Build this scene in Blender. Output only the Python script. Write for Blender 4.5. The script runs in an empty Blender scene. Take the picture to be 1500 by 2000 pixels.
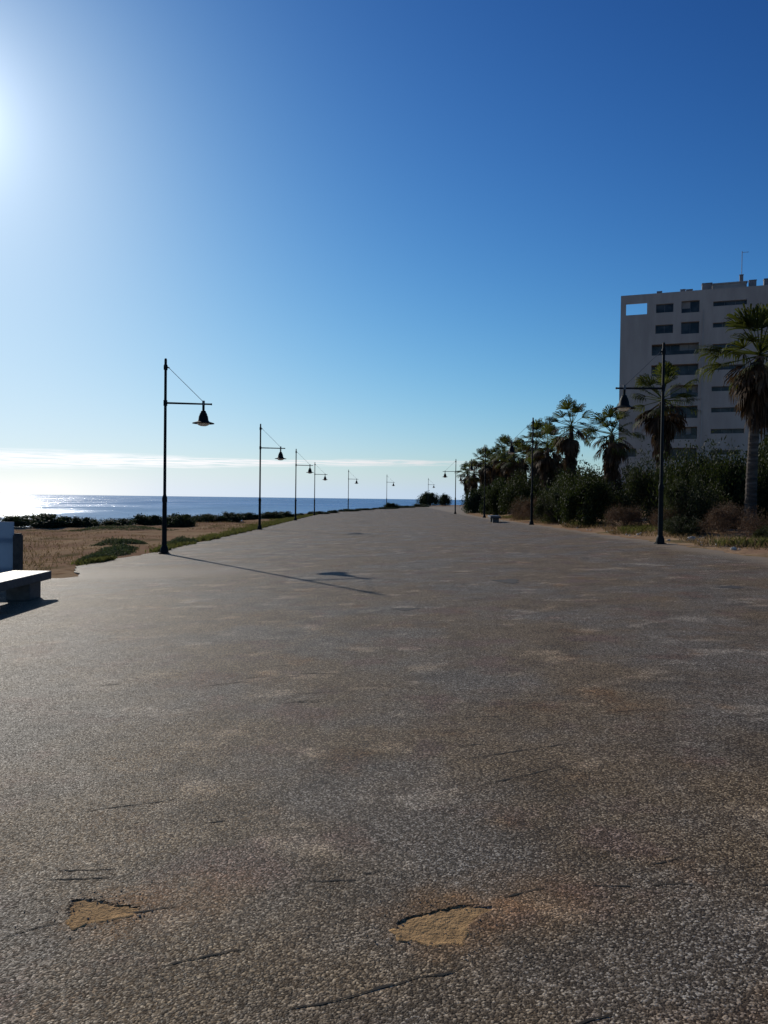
import bpy, math, random
import numpy as np
from mathutils import Vector, Matrix
random.seed(7)
RAD = math.radians
S = bpy.context.scene
COL = S.collection

# ------------------------------------------------------------------ camera
cam_d = bpy.data.cameras.new('camera')
cam = bpy.data.objects.new('camera', cam_d); COL.objects.link(cam)
cam_d.sensor_fit = 'VERTICAL'; cam_d.sensor_height = 24.0; cam_d.lens = 24.0 * 1480 / 2000
cam_d.clip_start = 0.05; cam_d.clip_end = 120000
cam.matrix_world = Matrix.Translation((0, 0, 1.55)) @ Matrix.Rotation(RAD(90 - 1.0), 4, 'X') @ Matrix.Rotation(RAD(0.72), 4, 'Z')
S.camera = cam
S.render.resolution_x = 768; S.render.resolution_y = 1024

# ------------------------------------------------------------------ light
SUN_EL, SUN_AZ = 23.4, -30.9
sd = Vector((math.sin(RAD(SUN_AZ)) * math.cos(RAD(SUN_EL)), math.cos(RAD(SUN_AZ)) * math.cos(RAD(SUN_EL)), math.sin(RAD(SUN_EL))))
sl = bpy.data.lights.new('sun', 'SUN'); sl.energy = 3.2; sl.angle = RAD(0.55); sl.color = (1.0, 0.93, 0.82)
so = bpy.data.objects.new('sun', sl); COL.objects.link(so)
so.rotation_mode = 'QUATERNION'; so.rotation_quaternion = sd.to_track_quat('Z', 'Y')
so.location = sd * 50

S.view_settings.view_transform = 'Standard'; S.view_settings.look = 'None'
S.view_settings.gamma = 1; S.view_settings.exposure = 0.0

W = bpy.data.worlds.new('World'); S.world = W; W.use_nodes = True
wt = W.node_tree; wt.nodes.clear()


class NT:
    """tiny helper for wiring node trees"""
    def __init__(s, tree): s.t = tree
    def n(s, typ, ins=None, **props):
        nd = s.t.nodes.new(typ)
        for k, v in props.items(): setattr(nd, k, v)
        for k, v in (ins or {}).items():
            sock = nd.inputs[k]
            if isinstance(v, bpy.types.NodeSocket): s.t.links.new(v, sock)
            elif isinstance(v, tuple) and len(v) == 3 and sock.type == 'RGBA': sock.default_value = (*v, 1)
            else: sock.default_value = v
        return nd
    def m(s, op, a, b=None, c=None, clamp=False):
        ins = {0: a}
        if b is not None: ins[1] = b
        if c is not None: ins[2] = c
        nd = s.n('ShaderNodeMath', ins, operation=op); nd.use_clamp = clamp
        return nd.outputs[0]
    def vm(s, op, a, b=None):
        ins = {0: a}
        if b is not None: ins[1] = b
        nd = s.n('ShaderNodeVectorMath', ins, operation=op)
        return nd.outputs['Value'] if op in ('DOT_PRODUCT', 'LENGTH') else nd.outputs[0]
    def mr(s, v, a, b, c=0.0, d=1.0, smooth=True):
        nd = s.n('ShaderNodeMapRange', {0: v, 1: a, 2: b, 3: c, 4: d}, interpolation_type='SMOOTHSTEP' if smooth else 'LINEAR')
        return nd.outputs[0]
    def mix(s, f, a, b, blend='MIX'):
        nd = s.t.nodes.new('ShaderNodeMix'); nd.data_type = 'RGBA'; nd.blend_type = blend
        for sock, v in ((nd.inputs[0], f), (nd.inputs[6], a), (nd.inputs[7], b)):
            if isinstance(v, bpy.types.NodeSocket): s.t.links.new(v, sock)
            elif isinstance(v, tuple): sock.default_value = (*v, 1)
            else: sock.default_value = v
        return nd.outputs[2]
    def noise(s, vec, scale, detail=3, rough=0.55, out='Fac'):
        nd = s.n('ShaderNodeTexNoise', {'Vector': vec, 'Scale': scale, 'Detail': detail, 'Roughness': rough})
        return nd.outputs[out]
    def ramp(s, f, stops):
        nd = s.n('ShaderNodeValToRGB', {0: f}); el = nd.color_ramp.elements
        while len(el) < len(stops): el.new(0.5)
        for e, (p, c) in zip(el, stops): e.position = p; e.color = (*c, 1)
        return nd.outputs[0]
    def bump(s, h, dist, strength=1.0, normal=None):
        ins = {'Height': h, 'Distance': dist, 'Strength': strength}
        if normal is not None: ins['Normal'] = normal
        return s.n('ShaderNodeBump', ins).outputs[0]


w = NT(wt)
tc = w.n('ShaderNodeTexCoord').outputs['Generated']
sky = w.n('ShaderNodeTexSky', sky_type='NISHITA', sun_disc=False, sun_elevation=RAD(SUN_EL), sun_rotation=RAD(SUN_AZ),
          altitude=0.0, air_density=1.0, dust_density=0.3, ozone_density=4.0).outputs[0]
dirn = w.vm('NORMALIZE', tc)
sep = w.n('ShaderNodeSeparateXYZ', {0: dirn})
el = sep.outputs[2]
az = w.m('ARCTAN2', sep.outputs[0], sep.outputs[1])
# camera-like response of the clear sky: deeper blue overhead, soft shoulder near the sun
ssep = w.n('ShaderNodeSeparateColor', {0: sky})
chan = []
for k, (p_, b_, g_) in enumerate(((2.1, 2.35, 2.067), (2.05, 2.45, 2.567), (2.1, 2.45, 2.938))):
    xp = w.m('POWER', w.m('MULTIPLY', ssep.outputs[k], 0.1), p_)
    chan.append(w.m('MULTIPLY', w.m('DIVIDE', w.m('MULTIPLY', xp, g_), w.m('MULTIPLY_ADD', xp, b_, 1.0)), 10.0))
clear = w.n('ShaderNodeCombineXYZ', {0: chan[0], 1: chan[1], 2: chan[2]}).outputs[0]
# aureole of haze around the sun
cosg = w.vm('DOT_PRODUCT', dirn, tuple(sd))
cg = w.m('MAXIMUM', cosg, 0.0)
aur = w.m('ADD', w.m('MULTIPLY', w.m('ADD', w.m('MULTIPLY', w.m('POWER', cg, 3000.0), 60.0), w.m('MULTIPLY', w.m('POWER', cg, 420.0), 4.5)), 1.0), w.m('MULTIPLY', w.m('POWER', cg, 120.0), 1.5))
aurc = w.mix(1.0, w.n('ShaderNodeCombineXYZ', {0: aur, 1: aur, 2: aur}).outputs[0], (0.95, 0.98, 1.0), 'MULTIPLY')
base = w.mix(1.0, clear, aurc, 'ADD')
# pale haze right above the sea horizon, brightest towards the sun
hz = w.mr(el, 0.050, 0.002)
hzc = w.ramp(w.mr(az, 0.15, -0.55, 0, 1, False), [(0.0, (0.47, 0.60, 0.78)), (0.35, (0.56, 0.68, 0.83)), (0.62, (0.72, 0.79, 0.90)), (0.80, (0.99, 0.99, 0.97)), (1.0, (1.0, 1.0, 1.0))])
hzc = w.mix(1.0, hzc, (10.6, 10.6, 10.6), 'MULTIPLY')
base = w.mix(w.m('MULTIPLY', hz, 0.9), base, hzc)
# thin bank of far cloud low over the sea
cv = w.n('ShaderNodeCombineXYZ', {0: w.m('MULTIPLY', az, 5.0), 1: w.m('MULTIPLY', el, 190.0), 2: 0.0}).outputs[0]
cn = w.noise(cv, 1.4, 5, 0.6)
cen = w.m('MULTIPLY_ADD', az, 0.012, 0.0470)
thk = w.mr(az, -0.5, -0.15, 0.0150, 0.0056, False)
off = w.m('DIVIDE', w.m('ABSOLUTE', w.m('SUBTRACT', w.m('ADD', el, w.m('MULTIPLY', w.m('SUBTRACT', cn, 0.5), 0.012)), cen)), thk)
band = w.m('MULTIPLY', w.mr(off, 1.1, 0.3), w.mr(az, 0.16, 0.02))
cn2 = w.noise(cv, 3.5, 4, 0.6)
band = w.m('MULTIPLY', band, w.mr(cn2, 0.38, 0.54, 0.12, 1.0))
lit = w.mr(az, 0.1, -0.35, 7.8, 11.0, False)
cloudc = w.mix(1.0, w.n('ShaderNodeCombineXYZ', {0: lit, 1: lit, 2: lit}).outputs[0], (0.98, 0.975, 1.0), 'MULTIPLY')
base = w.mix(w.m('MULTIPLY', band, 0.95), base, cloudc)
bg = w.n('ShaderNodeBackground', {'Color': base, 'Strength': 0.1})
wo = w.n('ShaderNodeOutputWorld', {0: bg.outputs[0]})

# ------------------------------------------------------------------ helpers
rng = np.random.default_rng(11)


def mat(name, rough=0.8, spec=0.3):
    m = bpy.data.materials.new(name); m.use_nodes = True
    t = NT(m.node_tree); b = m.node_tree.nodes['Principled BSDF']
    b.inputs['Roughness'].default_value = rough; b.inputs['Specular IOR Level'].default_value = spec
    return m, t, b


def link(t, a, b): t.t.links.new(a, b)


def simple(name, col, rough=0.7, var=0.25, scale=6.0, bump=0.0, metal=0.0, spec=0.4, bscale=None):
    m, t, b = mat(name, rough, spec)
    o = t.n('ShaderNodeTexCoord').outputs['Object']
    f = t.noise(o, scale, 5, 0.65)
    c = t.mix(t.mr(f, 0.3, 0.7), tuple(x * (1 - var) for x in col), tuple(min(1, x * (1 + var)) for x in col))
    link(t, c, b.inputs['Base Color']); b.inputs['Metallic'].default_value = metal
    if bump: link(t, t.bump(t.noise(o, bscale or scale * 4, 4), bump), b.inputs['Normal'])
    return m


def leafmat(name, stops, trans=0.35, rough=0.55, tcol=(0.12, 0.16, 0.02)):
    m, t, b = mat(name, max(rough, .65), 0.12)
    g = t.n('ShaderNodeNewGeometry').outputs['Random Per Island']
    o = t.n('ShaderNodeTexCoord').outputs['Object']
    f = t.m('ADD', t.m('MULTIPLY', g, 0.55), t.m('MULTIPLY', t.noise(o, 1.7, 3), 0.45))
    c = t.ramp(f, stops)
    link(t, c, b.inputs['Base Color'])
    tr = t.n('ShaderNodeBsdfTranslucent', {'Color': t.mix(0.55, c, tcol)})
    mx = t.n('ShaderNodeMixShader', {0: trans, 1: b.outputs[0], 2: tr.outputs[0]})
    out = m.node_tree.nodes['Material Output']; link(t, mx.outputs[0], out.inputs[0])
    return m


def mesh_np(name, V, F, mats, smooth=False, parent=None, mi=None, loc=(0, 0, 0), link_it=True):
    """V (n,3) array, F list of faces or (m,k) array"""
    me = bpy.data.meshes.new(name)
    V = np.asarray(V, dtype=np.float32)
    if isinstance(F, np.ndarray):
        k = F.shape[1]; m = len(F)
        me.vertices.add(len(V)); me.vertices.foreach_set('co', V.ravel())
        me.loops.add(m * k); me.loops.foreach_set('vertex_index', F.astype(np.int32).ravel())
        me.polygons.add(m); me.polygons.foreach_set('loop_start', np.arange(m, dtype=np.int32) * k)
        me.update(calc_edges=True)
    else:
        me.from_pydata(V.tolist(), [], F); me.update()
    for x in (mats if isinstance(mats, (list, tuple)) else [mats]): me.materials.append(x)
    if mi is not None: me.polygons.foreach_set('material_index', np.asarray(mi, dtype=np.int32))
    if smooth: me.polygons.foreach_set('use_smooth', np.ones(len(me.polygons), dtype=bool))
    me.validate()
    o = bpy.data.objects.new(name, me)
    if link_it: COL.objects.link(o)
    if parent is not None: o.parent = parent
    o.location = loc
    return o


class MB:
    """collects shapes into one mesh"""
    def __init__(s): s.V = []; s.F = []; s.MI = []; s.sm = []
    def add(s, V, F, mi=0):
        b = len(s.V); s.V += [tuple(v) for v in V]
        for f in F: s.F.append(tuple(i + b for i in f)); s.MI.append(mi)
    def box(s, x0, x1, y0, y1, z0, z1, bev=0.0, mi=0, M=None):
        if bev <= 0:
            V = [(x, y, z) for z in (z0, z1) for y in (y0, y1) for x in (x0, x1)]
            F = [(0, 2, 3, 1), (4, 5, 7, 6), (0, 1, 5, 4), (2, 6, 7, 3), (0, 4, 6, 2), (1, 3, 7, 5)]
        else:
            import bmesh
            bm = bmesh.new(); bmesh.ops.create_cube(bm, size=1)
            for v in bm.verts: v.co = Vector((x0 + (v.co.x + .5) * (x1 - x0), y0 + (v.co.y + .5) * (y1 - y0), z0 + (v.co.z + .5) * (z1 - z0)))
            bmesh.ops.bevel(bm, geom=list(bm.edges), offset=bev, segments=2, affect='EDGES', profile=0.5)
            bm.verts.index_update()
            V = [v.co.copy() for v in bm.verts]; F = [tuple(v.index for v in f.verts) for f in bm.faces]; bm.free()
        if M is not None: V = [M @ Vector(v) for v in V]
        s.add(V, F, mi)
    def tube(s, pts, rad, n=10, mi=0, caps=True):
        pts = [Vector(p) for p in pts]; V = []; F = []
        rad = rad if isinstance(rad, (list, tuple)) else [rad] * len(pts)
        for i, p in enumerate(pts):
            d = (pts[min(i + 1, len(pts) - 1)] - pts[max(i - 1, 0)]).normalized()
            u = d.orthogonal().normalized() if abs(d.z) < .99 else Vector((1, 0, 0)); v = d.cross(u)
            for k in range(n):
                a = 2 * math.pi * k / n; V.append(p + (u * math.cos(a) + v * math.sin(a)) * rad[i])
        for i in range(len(pts) - 1):
            for k in range(n): F.append((i * n + k, i * n + (k + 1) % n, (i + 1) * n + (k + 1) % n, (i + 1) * n + k))
        if caps: F.append(tuple(range(n))[::-1]); F.append(tuple((len(pts) - 1) * n + k for k in range(n)))
        s.add(V, F, mi)
    def lathe(s, prof, cx=0, cy=0, n=20, mi=0):
        V = []; F = []
        for r, z in prof:
            for k in range(n):
                a = 2 * math.pi * k / n; V.append((cx + r * math.cos(a), cy + r * math.sin(a), z))
        for i in range(len(prof) - 1):
            for k in range(n): F.append((i * n + k, i * n + (k + 1) % n, (i + 1) * n + (k + 1) % n, (i + 1) * n + k))
        s.add(V, F, mi)
    def build(s, name, mats, parent=None, smooth=False, loc=(0, 0, 0)):
        o = mesh_np(name, s.V, s.F, mats, smooth, parent, s.MI, loc)
        if smooth:
            for e in o.data.edges: pass
            try: o.data.set_sharp_from_angle(angle=RAD(35))
            except Exception: pass
        return o


def empty(name, loc=(0, 0, 0), rz=0.0):
    o = bpy.data.objects.new(name, None); COL.objects.link(o)
    o.location = loc; o.rotation_euler = (0, 0, rz); o.empty_display_size = 0.3
    return o


def tag(o, label=None, cat=None, group=None, kind=None):
    if label: o['label'] = label
    if cat: o['category'] = cat
    if group: o['group'] = group
    if kind: o['kind'] = kind
    return o


def kids(o): return [c for c in COL.objects if c.parent == o]


def copy_tree(o, parent=None):
    ks = kids(o)
    c = o.copy(); COL.objects.link(c)
    if parent is not None: c.parent = parent
    for k in ks: copy_tree(k, c)
    return c


# ------------------------------------------------------------------ ground shape
def zg(x, y):
    """promenade level: falls towards the sea (left)"""
    x = np.asarray(x, float); y = np.asarray(y, float)
    zl = np.interp(y, [0, 23, 43, 64, 86, 110, 135, 160, 220], [-.22, -.24, -.29, -.35, -.40, -.33, -.27, -.10, 0.])
    zr = np.interp(y, [0, 23, 43, 70, 83, 103, 160], [.30, .30, .19, .0, .0, .02, .0])
    t = (np.clip(x, -60, 12) + 7.0) / 15.3
    return zl + (zr - zl) * t


def xl(y):
    y = np.asarray(y, float)
    b = np.interp(y, [15.8, 16.5, 17.4, 19.0, 21, 24.5, 27, 43, 64, 86, 98, 110, 122, 135, 148, 160, 185, 215],
                  [-6.9, -6.7, -7.0, -7.8, -7.7, -7.25, -7.3, -7.35, -7.75, -8.1, -7.2, -5.6, -3.2, 0.1, 4.0, 8.7, 20, 36])
    return b + 0.07 * np.sin(y * 3.1) + 0.05 * np.sin(y * 7.7 + 1)


def xr(y):
    y = np.asarray(y, float)
    b = np.interp(y, [0, 17, 32, 60, 83, 103, 135, 160, 185, 215], [8.9, 8.65, 8.5, 8.6, 9.0, 12.3, 17, 24, 36, 52])
    return b + 0.09 * np.sin(y * 2.3) + 0.06 * np.sin(y * 6.1 + 2)


COAST = np.array([(-3000, -1300), (-400, -90), (-60, 44), (-27, 57.5), (-15, 63), (-12, 76), (-11, 92), (-8.5, 110), (-4, 132),
                  (2, 155), (8, 188), (18, 214), (45, 238), (120, 262), (500, 330), (3000, 700), (60000, 9000)], float)


def coast_d(x, y):
    """signed distance to the cliff edge, positive = sea"""
    x = np.asarray(x, float); y = np.asarray(y, float)
    best = np.full(x.shape, 1e9); sg = np.ones(x.shape)
    for a, b in zip(COAST[:-1], COAST[1:]):
        ab = b - a; L2 = (ab ** 2).sum()
        t = np.clip(((x - a[0]) * ab[0] + (y - a[1]) * ab[1]) / L2, 0, 1)
        dx = x - a[0] - t * ab[0]; dy = y - a[1] - t * ab[1]; d = np.hypot(dx, dy)
        cr = ab[0] * (y - a[1]) - ab[1] * (x - a[0])
        upd = d < best
        sg = np.where(upd, np.sign(cr), sg); best = np.where(upd, d, best)
    return best * sg


def sstep(a, b, v):
    t = np.clip((v - a) / (b - a), 0, 1); return t * t * (3 - 2 * t)


def zt(x, y):
    """terrain height"""
    x = np.asarray(x, float); y = np.asarray(y, float)
    z = zg(x, y)
    # beyond the paving: little undulation
    und = 0.06 * np.sin(x * .9 + y * .35) + 0.05 * np.sin(x * .33 - y * .8 + 1) + 0.03 * np.sin(x * 2.3 + y * 1.7)
    out = np.maximum(sstep(0.0, 4, xl(y) - x) * (y > 16), sstep(0.3, 3, x - xr(y)))
    z = z + und * out + 0.10 * sstep(0.2, 2.5, x - xr(y))
    ins = sstep(0.05, 0.5, np.minimum(x - xl(y), xr(y) - x))
    ins = np.where(y < 15.5, np.where(x < xr(y) - .4, 1, ins), ins)
    z = z - 0.12 * ins - 0.012
    d = coast_d(x, y)
    z = z - 11 * sstep(0.5, 9, d + 0.8 * np.sin(x * .8) + .6 * np.sin(y * .6)) - 0.25 * sstep(-3, 0.5, d)
    return z


def axis(parts):
    a = []
    for s, e, st in parts: a += list(np.arange(s, e, st))
    return np.array(a + [parts[-1][1]])


def grid(name, X, Y, zf, m, smooth=True, kind=None):
    gx, gy = np.meshgrid(X, Y); z = zf(gx, gy)
    V = np.stack([gx.ravel(), gy.ravel(), z.ravel()], 1); nx, ny = len(X), len(Y)
    i, j = np.meshgrid(np.arange(nx - 1), np.arange(ny - 1)); q = (j * nx + i).ravel()
    F = np.stack([q, q + 1, q + 1 + nx, q + nx], 1)
    o = mesh_np(name, V, F, m, smooth)
    if kind: o['kind'] = kind
    return o


# ------------------------------------------------------------------ setting materials
# dry coastal dirt
m_dirt, t, b = mat('dry_dirt', 1.0, 0.0)
o_ = t.n('ShaderNodeTexCoord').outputs['Object']
f1 = t.noise(o_, 0.22, 5, 0.6); f2 = t.noise(o_, 1.6, 5, 0.65); f3 = t.noise(o_, 14.0, 4, 0.7)
c = t.mix(t.mr(f1, 0.38, 0.62), (0.31, 0.19, 0.125), (0.42, 0.29, 0.175))
c = t.mix(t.mr(f2, 0.52, 0.72), c, (0.17, 0.10, 0.05))
c = t.mix(t.mr(t.noise(o_, 0.6, 4), 0.54, 0.70), c, (0.105, 0.095, 0.045))
c = t.mix(t.m('MULTIPLY', t.mr(f3, 0.3, 0.75), 0.45), c, (0.40, 0.27, 0.15))
link(t, c, b.inputs['Base Color'])
h = t.m('ADD', t.m('MULTIPLY', f3, 0.35), t.m('MULTIPLY', f2, 1.0))
link(t, t.bump(h, 0.10, 0.9), b.inputs['Normal'])

m_sand = simple('packed_sand', (0.40, 0.25, 0.115), 0.95, 0.22, 22, 0.01, bscale=90, spec=0.15)

# exposed aggregate paving
m_pave, t, b = mat('aggregate_paving', 0.75, 0.15)
o_ = t.n('ShaderNodeTexCoord').outputs['Object']
wob = t.vm('ADD', o_, t.vm('MULTIPLY', t.noise(o_, 30, 2, out='Color'), (0.012, 0.012, 0.012)))
vo = t.n('ShaderNodeTexVoronoi', {'Vector': wob, 'Scale': 128.0, 'Randomness': 1.0})
vo2 = t.n('ShaderNodeTexVoronoi', {'Vector': wob, 'Scale': 290.0})
sc = t.n('ShaderNodeSeparateColor', {0: vo.outputs['Color']})
peb = t.ramp(sc.outputs[0], [(0.0, (0.020, 0.014, 0.009)), (0.34, (0.075, 0.058, 0.040)), (0.62, (0.18, 0.15, 0.115)), (0.82, (0.35, 0.31, 0.26)), (1.0, (0.70, 0.66, 0.59))])
sc2 = t.n('ShaderNodeSeparateColor', {0: vo2.outputs['Color']})
peb = t.mix(0.18, peb, t.ramp(sc2.outputs[1], [(0, (0.07, 0.055, 0.04)), (1, (0.30, 0.26, 0.22))]))
big = t.noise(o_, 0.45, 4, 0.6); med = t.noise(o_, 1.9, 5, 0.65)
strv = t.vm('MULTIPLY', o_, (1.0, 1.35, 1.0)); stre = t.noise(strv, 1.5, 4, 0.6)
grey = t.mix(1.0, peb, (0.80, 0.76, 0.70), 'MULTIPLY')
brown = t.mix(1.0, peb, (0.84, 0.68, 0.47), 'MULTIPLY')
red = t.mix(1.0, peb, (0.80, 0.61, 0.52), 'MULTIPLY')
c = t.mix(t.mr(big, 0.42, 0.60), brown, grey)
c = t.mix(t.mr(t.noise(t.vm('ADD', o_, (31., 7., 0.)), 1.3, 4, 0.6), 0.52, 0.66), c, red)
pale = t.mix(0.12, t.mix(1.0, c, (1.85, 1.82, 1.76), 'MULTIPLY'), (0.30, 0.28, 0.25))
c = t.mix(t.m('MULTIPLY', t.mr(stre, 0.56, 0.66), 0.8), c, pale)
c = t.mix(t.m('MULTIPLY', t.mr(med, 0.52, 0.36), 0.5), c, t.mix(1.0, c, (0.5, 0.48, 0.45), 'MULTIPLY'))
# orange dirt washed into a few patches
oran = t.m('MULTIPLY', t.mr(t.noise(t.vm('ADD', o_, (3.4, 11.2, 0.)), 1.1, 5, 0.65), 0.55, 0.72), 0.6)
c = t.mix(oran, c, t.mix(1.0, c, (1.05, 0.72, 0.42), 'MULTIPLY'))
# sand drifted over the far left corner and along the right margin
sp = t.n('ShaderNodeSeparateXYZ', {0: o_})
X_, Y_ = sp.outputs[0], sp.outputs[1]
dn = t.noise(o_, 0.7, 5, 0.65)
d1 = t.m('MULTIPLY', t.mr(t.m('ADD', X_, t.m('MULTIPLY', dn, 3.0)), 0.5, -4.0), t.m('MULTIPLY', t.mr(Y_, 15.2, 16.3), t.mr(Y_, 19.0, 16.8)))
d2 = t.m('MULTIPLY', t.mr(t.m('ADD', X_, t.m('MULTIPLY', dn, 1.6)), 8.3, 9.4), t.mr(Y_, 8., 13.))
dust = t.m('MAXIMUM', t.m('MULTIPLY', d1, 0.75), t.m('MULTIPLY', d2, 0.85))
for (hx, hy, hr, hk) in ((-0.98, 2.82, 0.30, 0.5), (-0.70, 2.95, 0.34, 0.28), (0.26, 2.74, 0.36, 0.5), (0.60, 2.86, 0.36, 0.28), (-2.0, 2.5, .5, .25)):
    dd_ = t.vm('LENGTH', t.vm('SUBTRACT', t.vm('MULTIPLY', o_, (1., 1., 0.)), (hx, hy, 0.)))
    ms_ = t.mr(t.m('ADD', dd_, t.m('MULTIPLY', t.noise(o_, 7.0, 5, 0.7), hr * 1.1)), hr * 1.5, hr * .6)
    c = t.mix(t.m('MULTIPLY', ms_, min(1., hk * 2)), c, t.mix(0.25, t.mix(1.0, c, (1.15, 0.76, 0.42), 'MULTIPLY'), (0.26, 0.155, 0.065)))
c = t.mix(dust, c, (0.30, 0.235, 0.165))
link(t, c, b.inputs['Base Color'])
hh = t.m('SUBTRACT', t.m('MULTIPLY', sc.outputs[1], 0.35), vo.outputs['Distance'])
nb = t.bump(hh, 0.0028, 0.85)
nb = t.bump(stre, 0.02, 0.6, nb)
link(t, nb, b.inputs['Normal'])
link(t, t.mr(sc.outputs[2], 0.0, 1.0, 0.55, 0.90, False), b.inputs['Roughness'])

# sea
m_sea, t, b = mat('sea_water', 0.16, 0.28)
o_ = t.n('ShaderNodeTexCoord').outputs['Object']
b.inputs['IOR'].default_value = 1.33
link(t, t.mix(t.mr(t.noise(t.vm('MULTIPLY', o_, (0.004, 0.02, 1.)), 1.0, 4), 0.35, 0.65), (0.016, 0.085, 0.230), (0.030, 0.130, 0.300)), b.inputs['Base Color'])
wv = t.vm('MULTIPLY', o_, (0.45, 1.0, 1.0))
h1 = t.noise(wv, 0.06, 4, 0.6); h2 = t.noise(wv, 0.5, 4, 0.65); h3 = t.noise(o_, 3.0, 3, 0.6)
gust = t.mr(t.noise(t.vm('MULTIPLY', o_, (0.012, 0.0035, 1.)), 1.0, 5, 0.7), 0.38, 0.62)
nn = t.bump(h1, 5.0, 0.6)
nn = t.bump(h2, t.m('MULTIPLY_ADD', gust, 0.8, 0.15), 0.7, nn)
nn = t.bump(h3, 0.06, 0.5, nn)
# steep little waves hide most of the mirror: part reflection, part light scattered up out of the water
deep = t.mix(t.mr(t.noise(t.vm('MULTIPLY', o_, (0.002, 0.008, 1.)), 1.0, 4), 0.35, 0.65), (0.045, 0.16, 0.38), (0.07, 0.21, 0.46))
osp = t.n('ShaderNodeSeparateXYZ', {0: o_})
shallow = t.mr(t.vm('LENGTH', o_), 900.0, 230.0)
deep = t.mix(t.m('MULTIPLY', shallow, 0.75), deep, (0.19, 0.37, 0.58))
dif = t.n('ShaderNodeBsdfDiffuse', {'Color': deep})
gl = t.n('ShaderNodeBsdfGlossy', {'Color': (0.95, 0.97, 1.0), 'Roughness': t.m('MULTIPLY_ADD', gust, 0.14, 0.14), 'Normal': nn})
mx = t.n('ShaderNodeMixShader', {0: t.m('MULTIPLY_ADD', gust, 0.16, 0.22), 1: dif.outputs[0], 2: gl.outputs[0]})
link(t, mx.outputs[0], m_sea.node_tree.nodes['Material Output'].inputs[0])
link(t, nn, b.inputs['Normal'])

# ------------------------------------------------------------------ ground, sea, promenade
TX = axis([(-3000, -400, 650), (-400, -80, 40), (-80, -40, 4), (-40, 26, 0.45), (26, 80, 3), (80, 400, 32), (400, 6000, 800)])
TY = axis([(-2500, -300, 550), (-300, -12, 36), (-12, 12, 1.2), (12, 90, 0.45), (90, 240, 1.2), (240, 700, 40), (700, 9000, 900)])
grid('ground', TX, TY, zt, m_dirt, True, 'structure')
sea = mesh_np('sea', [(-60000, -60000, -7), (60000, -60000, -7), (60000, 60000, -7), (-60000, 60000, -7)], [(0, 1, 2, 3)], m_sea)
sea['kind'] = 'structure'

# holes worn through the paving (world metres)
RT = (Matrix.Rotation(RAD(89.0), 4, 'X') @ Matrix.Rotation(RAD(0.72), 4, 'Z')).to_3x3(); CAMP = Vector((0, 0, 1.55))


def onground(px, py):
    v = RT @ Vector(((px - 750) / 1480, (1000 - py) / 1480, -1)); z = 0.0
    for _ in range(15):
        p = CAMP + v * ((z - 1.55) / v.z); z = float(zg(p.x, p.y))
    return p


HOLES = [np.array([tuple(onground(*p).xy) for p in pts]) for pts in (
    [(132, 1770), (145, 1758), (180, 1754), (212, 1764), (258, 1771), (292, 1773), (262, 1782), (235, 1793), (196, 1798), (168, 1806), (142, 1812), (134, 1800), (138, 1786)],
    [(768, 1803), (795, 1790), (842, 1781), (882, 1771), (935, 1768), (966, 1771), (938, 1786), (918, 1803), (908, 1830), (898, 1845), (862, 1842), (826, 1843), (782, 1832), (774, 1820), (782, 1811)])]


def poly_sd(px, py, P):
    """signed distance, positive inside"""
    d = np.full(px.shape, 1e9); inside = np.zeros(px.shape, bool)
    n = len(P)
    for i in range(n):
        a = P[i]; c_ = P[(i + 1) % n]; ab = c_ - a
        t_ = np.clip(((px - a[0]) * ab[0] + (py - a[1]) * ab[1]) / (ab ** 2).sum(), 0, 1)
        d = np.minimum(d, np.hypot(px - a[0] - t_ * ab[0], py - a[1] - t_ * ab[1]))
        cond = ((a[1] > py) != (c_[1] > py)) & (px < (c_[0] - a[0]) * (py - a[1]) / (c_[1] - a[1] + 1e-12) + a[0])
        inside ^= cond
    return np.where(inside, d, -d)


def jit(x, y):
    return (np.sin(x * 61 + y * 23) + np.sin(x * 37 - y * 71 + 1) + np.sin(x * 143 + y * 119) * .5) * 0.0032


def zpave(x, y):
    z = zg(x, y)
    for P in HOLES:
        sdv = poly_sd(x, y, P) + jit(x, y)
        z = z - 0.011 * sstep(-0.004, 0.014, sdv)
    return z


PY0 = -6
ys = axis([(PY0, 2.0, 0.5), (2.0, 3.4, 1.4), (3.4, 15.6, 0.6), (15.6, 100, 0.28), (100, 215, 1.5)])
V = []; F = []
NXP = 40
for j, y in enumerate(ys):
    L = -42.0 if y < 15.9 else float(xl(y)); Rr = float(xr(y))
    u = np.linspace(0, 1, NXP + 1)
    xs = L + (Rr - L) * u
    if y < 15.9: xs = np.concatenate([np.linspace(L, -8, 9)[:-1], np.linspace(-8, Rr, NXP + 1 - 8)])
    for x in xs: V.append((x, y, float(zg(x, y))))
for j in range(len(ys) - 1):
    if abs(ys[j] - 2.0) < 1e-6: continue
    for i in range(NXP):
        a = j * (NXP + 1) + i; F.append((a, a + 1, a + 2 + NXP, a + 1 + NXP))
# strip y 2.0-3.4 : fine in the middle, coarse at the sides
def addgrid(X, Y, zf):
    b0 = len(V)
    gx, gy = np.meshgrid(X, Y); gz_ = zf(gx, gy)
    V.extend(zip(gx.ravel(), gy.ravel(), gz_.ravel()))
    nx = len(X)
    for j in range(len(Y) - 1):
        for i in range(nx - 1):
            a = b0 + j * nx + i; F.append((a, a + 1, a + 1 + nx, a + nx))
addgrid(axis([(-42, -2, 4.0)]), np.linspace(2.0, 3.4, 4), zg)
addgrid(np.arange(-2.0, 2.0001, 0.0125), np.arange(2.0, 3.4001, 0.0125), zpave)
addgrid(np.linspace(2.0, float(xr(2.7)), 8), np.linspace(2.0, 3.4, 4), zg)
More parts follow.
